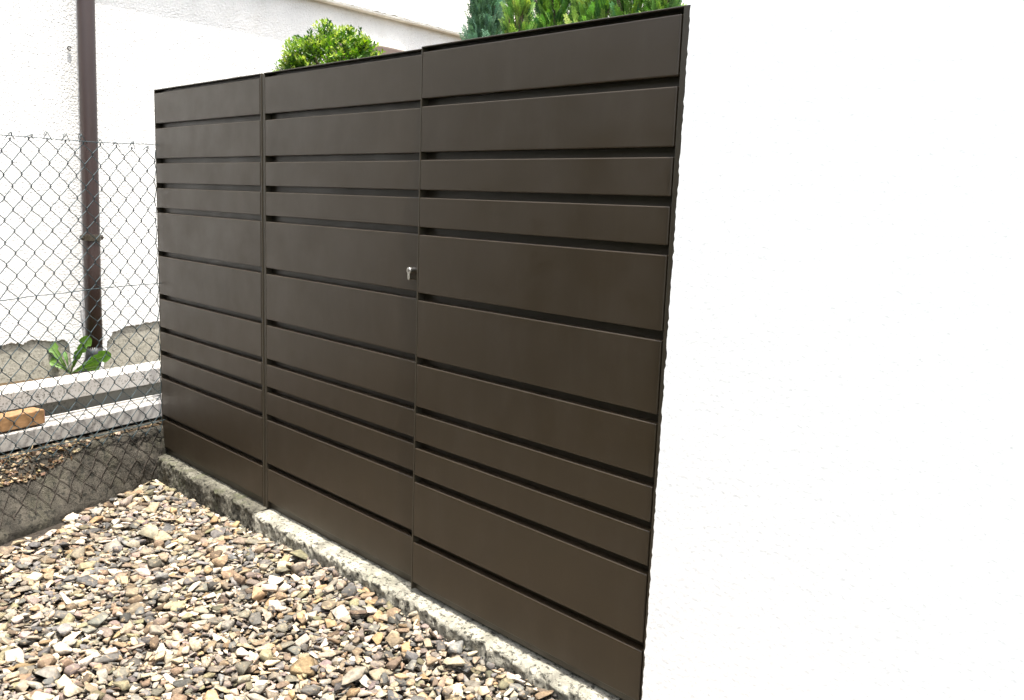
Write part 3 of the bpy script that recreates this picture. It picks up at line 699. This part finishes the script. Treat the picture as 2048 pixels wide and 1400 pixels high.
def gravel():
    tpl_lo = [hull_stone(i, 9, 0, rng.uniform(.35, .65)) for i in range(30)]
    tpl_hi = [hull_stone(100+i, rng.randint(9, 13), .055, rng.uniform(.35, .72)) for i in range(50)]
    X0, X1, Y0, Y1, D = -2.5, 1.9, -1.75, -.03, .005
    nxg, nyg = int((X1-X0)/D), int((Y1-Y0)/D)
    gx = X0+(np.arange(nxg)+.5)*D; gy = Y0+(np.arange(nyg)+.5)*D
    def top(x, y):
        near = np.exp(y/.35)
        lift = np.interp(x, [-2.3, -1.2, -.4, 1.9], [.020, .054, .106, .122])
        return -2.022+lift*near+.012*np.sin(x*3.1+1)*np.sin(y*4.3)
    H = top(gx[:, None], gy[None, :]) - .040
    H = np.ascontiguousarray(H)
    pal = [((.60, .54, .43), 11), ((.70, .67, .60), 11), ((.45, .38, .28), 15), ((.48, .41, .36), 9), ((.22, .225, .225), 17), ((.13, .13, .13), 7), ((.34, .32, .27), 15), ((.26, .195, .14), 9), ((.47, .34, .20), 4), ((.30, .29, .19), 5), ((.36, .30, .29), 4)]
    pc = [p for p, k in pal for _ in range(k)]
    cx, cy = 2.55, -1.97
    V_all = []; F_all = []; L_all = []; C_all = []; base = 0
    def ok(x, y, a):
        if y > -.070-a*.35: return False
        o = (x-FP[0])*FN[0]+(y-FP[1])*FN[1]; s = (x-FP[0])*FD[0]+(y-FP[1])*FD[1]
        if o > foot_o(s, -2.02)-a*.45-(.10 if s < -.72 else 0): return False
        if x+y*1.0 > 1.9: return False
        return True
    def put(a, hi, tries):
        nonlocal base
        best = None
        for _ in range(tries):
            x = nrg.uniform(X0+.05, X1-.05); y = nrg.uniform(Y0+.05, Y1)
            if not ok(x, y, a): continue
            i, j = int((x-X0)/D), int((y-Y0)/D)
            if j >= nyg: continue
            hgt = H[i, j]-float(top(x, y))
            if best is None or hgt < best[0]: best = (hgt, x, y, i, j)
        if best is None: return
        hgt, x, y, i, j = best
        if hgt > .008+a*.25: return
        rot = nrg.uniform(0, math.pi); asp = nrg.uniform(.58, .95); tv, tf = (tpl_hi if hi else tpl_lo)[nrg.integers(50 if hi else 30)]
        cz = a*asp*.85*np.abs(tv[:, 2]).max()
        w_ = max(1, int(a/D)); i0, i1, j0, j1 = max(0, i-w_), min(nxg, i+w_+1), max(0, j-w_), min(nyg, j+w_+1)
        dx = gx[i0:i1, None]-x; dy = gy[None, j0:j1]-y; c_, s_ = math.cos(rot), math.sin(rot)
        rr = ((dx*c_+dy*s_)/a)**2+((-dx*s_+dy*c_)/(a*asp))**2; msk = rr < 1
        sub = H[i0:i1, j0:j1]; hs = sub[msk]
        if len(hs) == 0: return
        zs = float(np.quantile(hs, .62))+cz*.62
        gxg, gyg = 0.0, 0.0
        if w_ >= 2 and sub.shape[0] > 2 and sub.shape[1] > 2:                # settle on the slope below
            gxg = float((sub[-1, :].mean()-sub[0, :].mean())/(2*a)); gyg = float((sub[:, -1].mean()-sub[:, 0].mean())/(2*a))
        gxg = max(-.5, min(.5, gxg+nrg.normal(0, .16))); gyg = max(-.5, min(.5, gyg+nrg.normal(0, .16)))
        new = zs+cz*.85*np.sqrt(np.clip(1-rr, 0, 1))+dx*gxg*.6+dy*gyg*.6
        sub[msk] = np.maximum(sub[msk], new[msk])
        nrm = Vector((-gxg, -gyg, 1)).normalized(); ax = Vector((c_, s_, 0)); ax = (ax-nrm*ax.dot(nrm)).normalized(); bx = nrm.cross(ax)
        Mx = np.array([ax*a, bx*a*asp, nrm*a*asp*.85]); P = tv @ Mx+np.array([x, y, zs])
        V_all.append(P)
        col = pc[nrg.integers(len(pc))]; k = nrg.uniform(.42, 1.35)*.52; col = (col[0]*k*nrg.uniform(.98, 1.09), col[1]*k, col[2]*k*nrg.uniform(.86, 1.02))
        nl = 0
        for f in tf:
            F_all.extend([q+base for q in f]); L_all.append(len(f)); nl += len(f)
        C_all.append(np.tile(np.array([col[0], col[1], col[2], 1.0], dtype=np.float32), (nl, 1)))
        base += len(tv)
    for k in range(8500): put(float(np.clip(nrg.lognormal(math.log(.0088), .35), .0045, .015)), False, 4)
    for k in range(7600): put(float(np.clip(nrg.lognormal(math.log(.0145), .40), .007, .036)), True, 3)
    for k in range(4600): put(float(np.clip(nrg.lognormal(math.log(.0188), .38), .010, .050)), True, 9)
    for k in range(1300): put(float(nrg.uniform(.004, .008)), False, 5)
    V = np.concatenate(V_all); me = bpy.data.meshes.new("gravel")
    me.vertices.add(len(V)); me.vertices.foreach_set("co", V.ravel())
    me.loops.add(len(F_all)); me.loops.foreach_set("vertex_index", np.array(F_all, dtype=np.int32))
    me.polygons.add(len(L_all)); L = np.array(L_all, dtype=np.int32); me.polygons.foreach_set("loop_start", np.concatenate([[0], np.cumsum(L)[:-1]]).astype(np.int32))
    try: me.polygons.foreach_set("loop_total", L)
    except Exception: pass
    me.update(calc_edges=True)
    at = me.color_attributes.new("tint", 'FLOAT_COLOR', 'CORNER'); at.data.foreach_set("color", np.concatenate(C_all).ravel())
    me.materials.append(MAT_STONE); me.validate()
    o = bpy.data.objects.new("gravel", me); link(o); o.location = (0, 0, ZO)
    o['kind'] = 'stuff'; tag(o, "mixed tan, cream and grey crushed stone gravel in front of the screen", "gravel")
    print("stones verts", len(V))
gravel()
# dry leaf litter, soil crumbs and pebbles on top of the footing
def litter():
    m = MB(); lv, lf = leaf_tpl(.022, .014, .3); tv, tf = hull_stone(5, 10, 0, .6)
    for i in range(3200):
        s = rng.uniform(-1.6, 0.0) if rng.random() < .55 else rng.uniform(-1.3, -.45)
        dens = min(1, .05+max(0, -s-.46)*2.4)
        if rng.random() > dens: continue
        k = rng.random(); z = -1.752-k*k*.10*min(1, max(0, -s-.40)/.35); o = foot_o(s, z)+rng.uniform(0, .09)*(1-k)
        c = rng.choice([(.13, .09, .05), (.08, .05, .028), (.20, .155, .10), (.035, .022, .014), (.16, .12, .08), (.26, .21, .14)])
        if rng.random() < .45: place(m, lv, lf, fpt(s, o, z+.003), frame_from((rng.gauss(0, 1), rng.gauss(0, 1), rng.gauss(0, .35)), rng.uniform(0, 6)), rng.uniform(.4, 1.5), jitter(c))
        else: place(m, tv, tf, fpt(s, o, z+.003), frame_from((rng.gauss(0, 1), rng.gauss(0, 1), rng.gauss(0, .5))), rng.uniform(.004, .016), jitter(c))
    o = m.build("leaf_litter", MAT_LITTER, kind='stuff', base=fpt(-1, 0, -1.75)); tag(o, "dry leaves and crumbs of soil lying on top of the fence footing", "leaf litter")
litter()
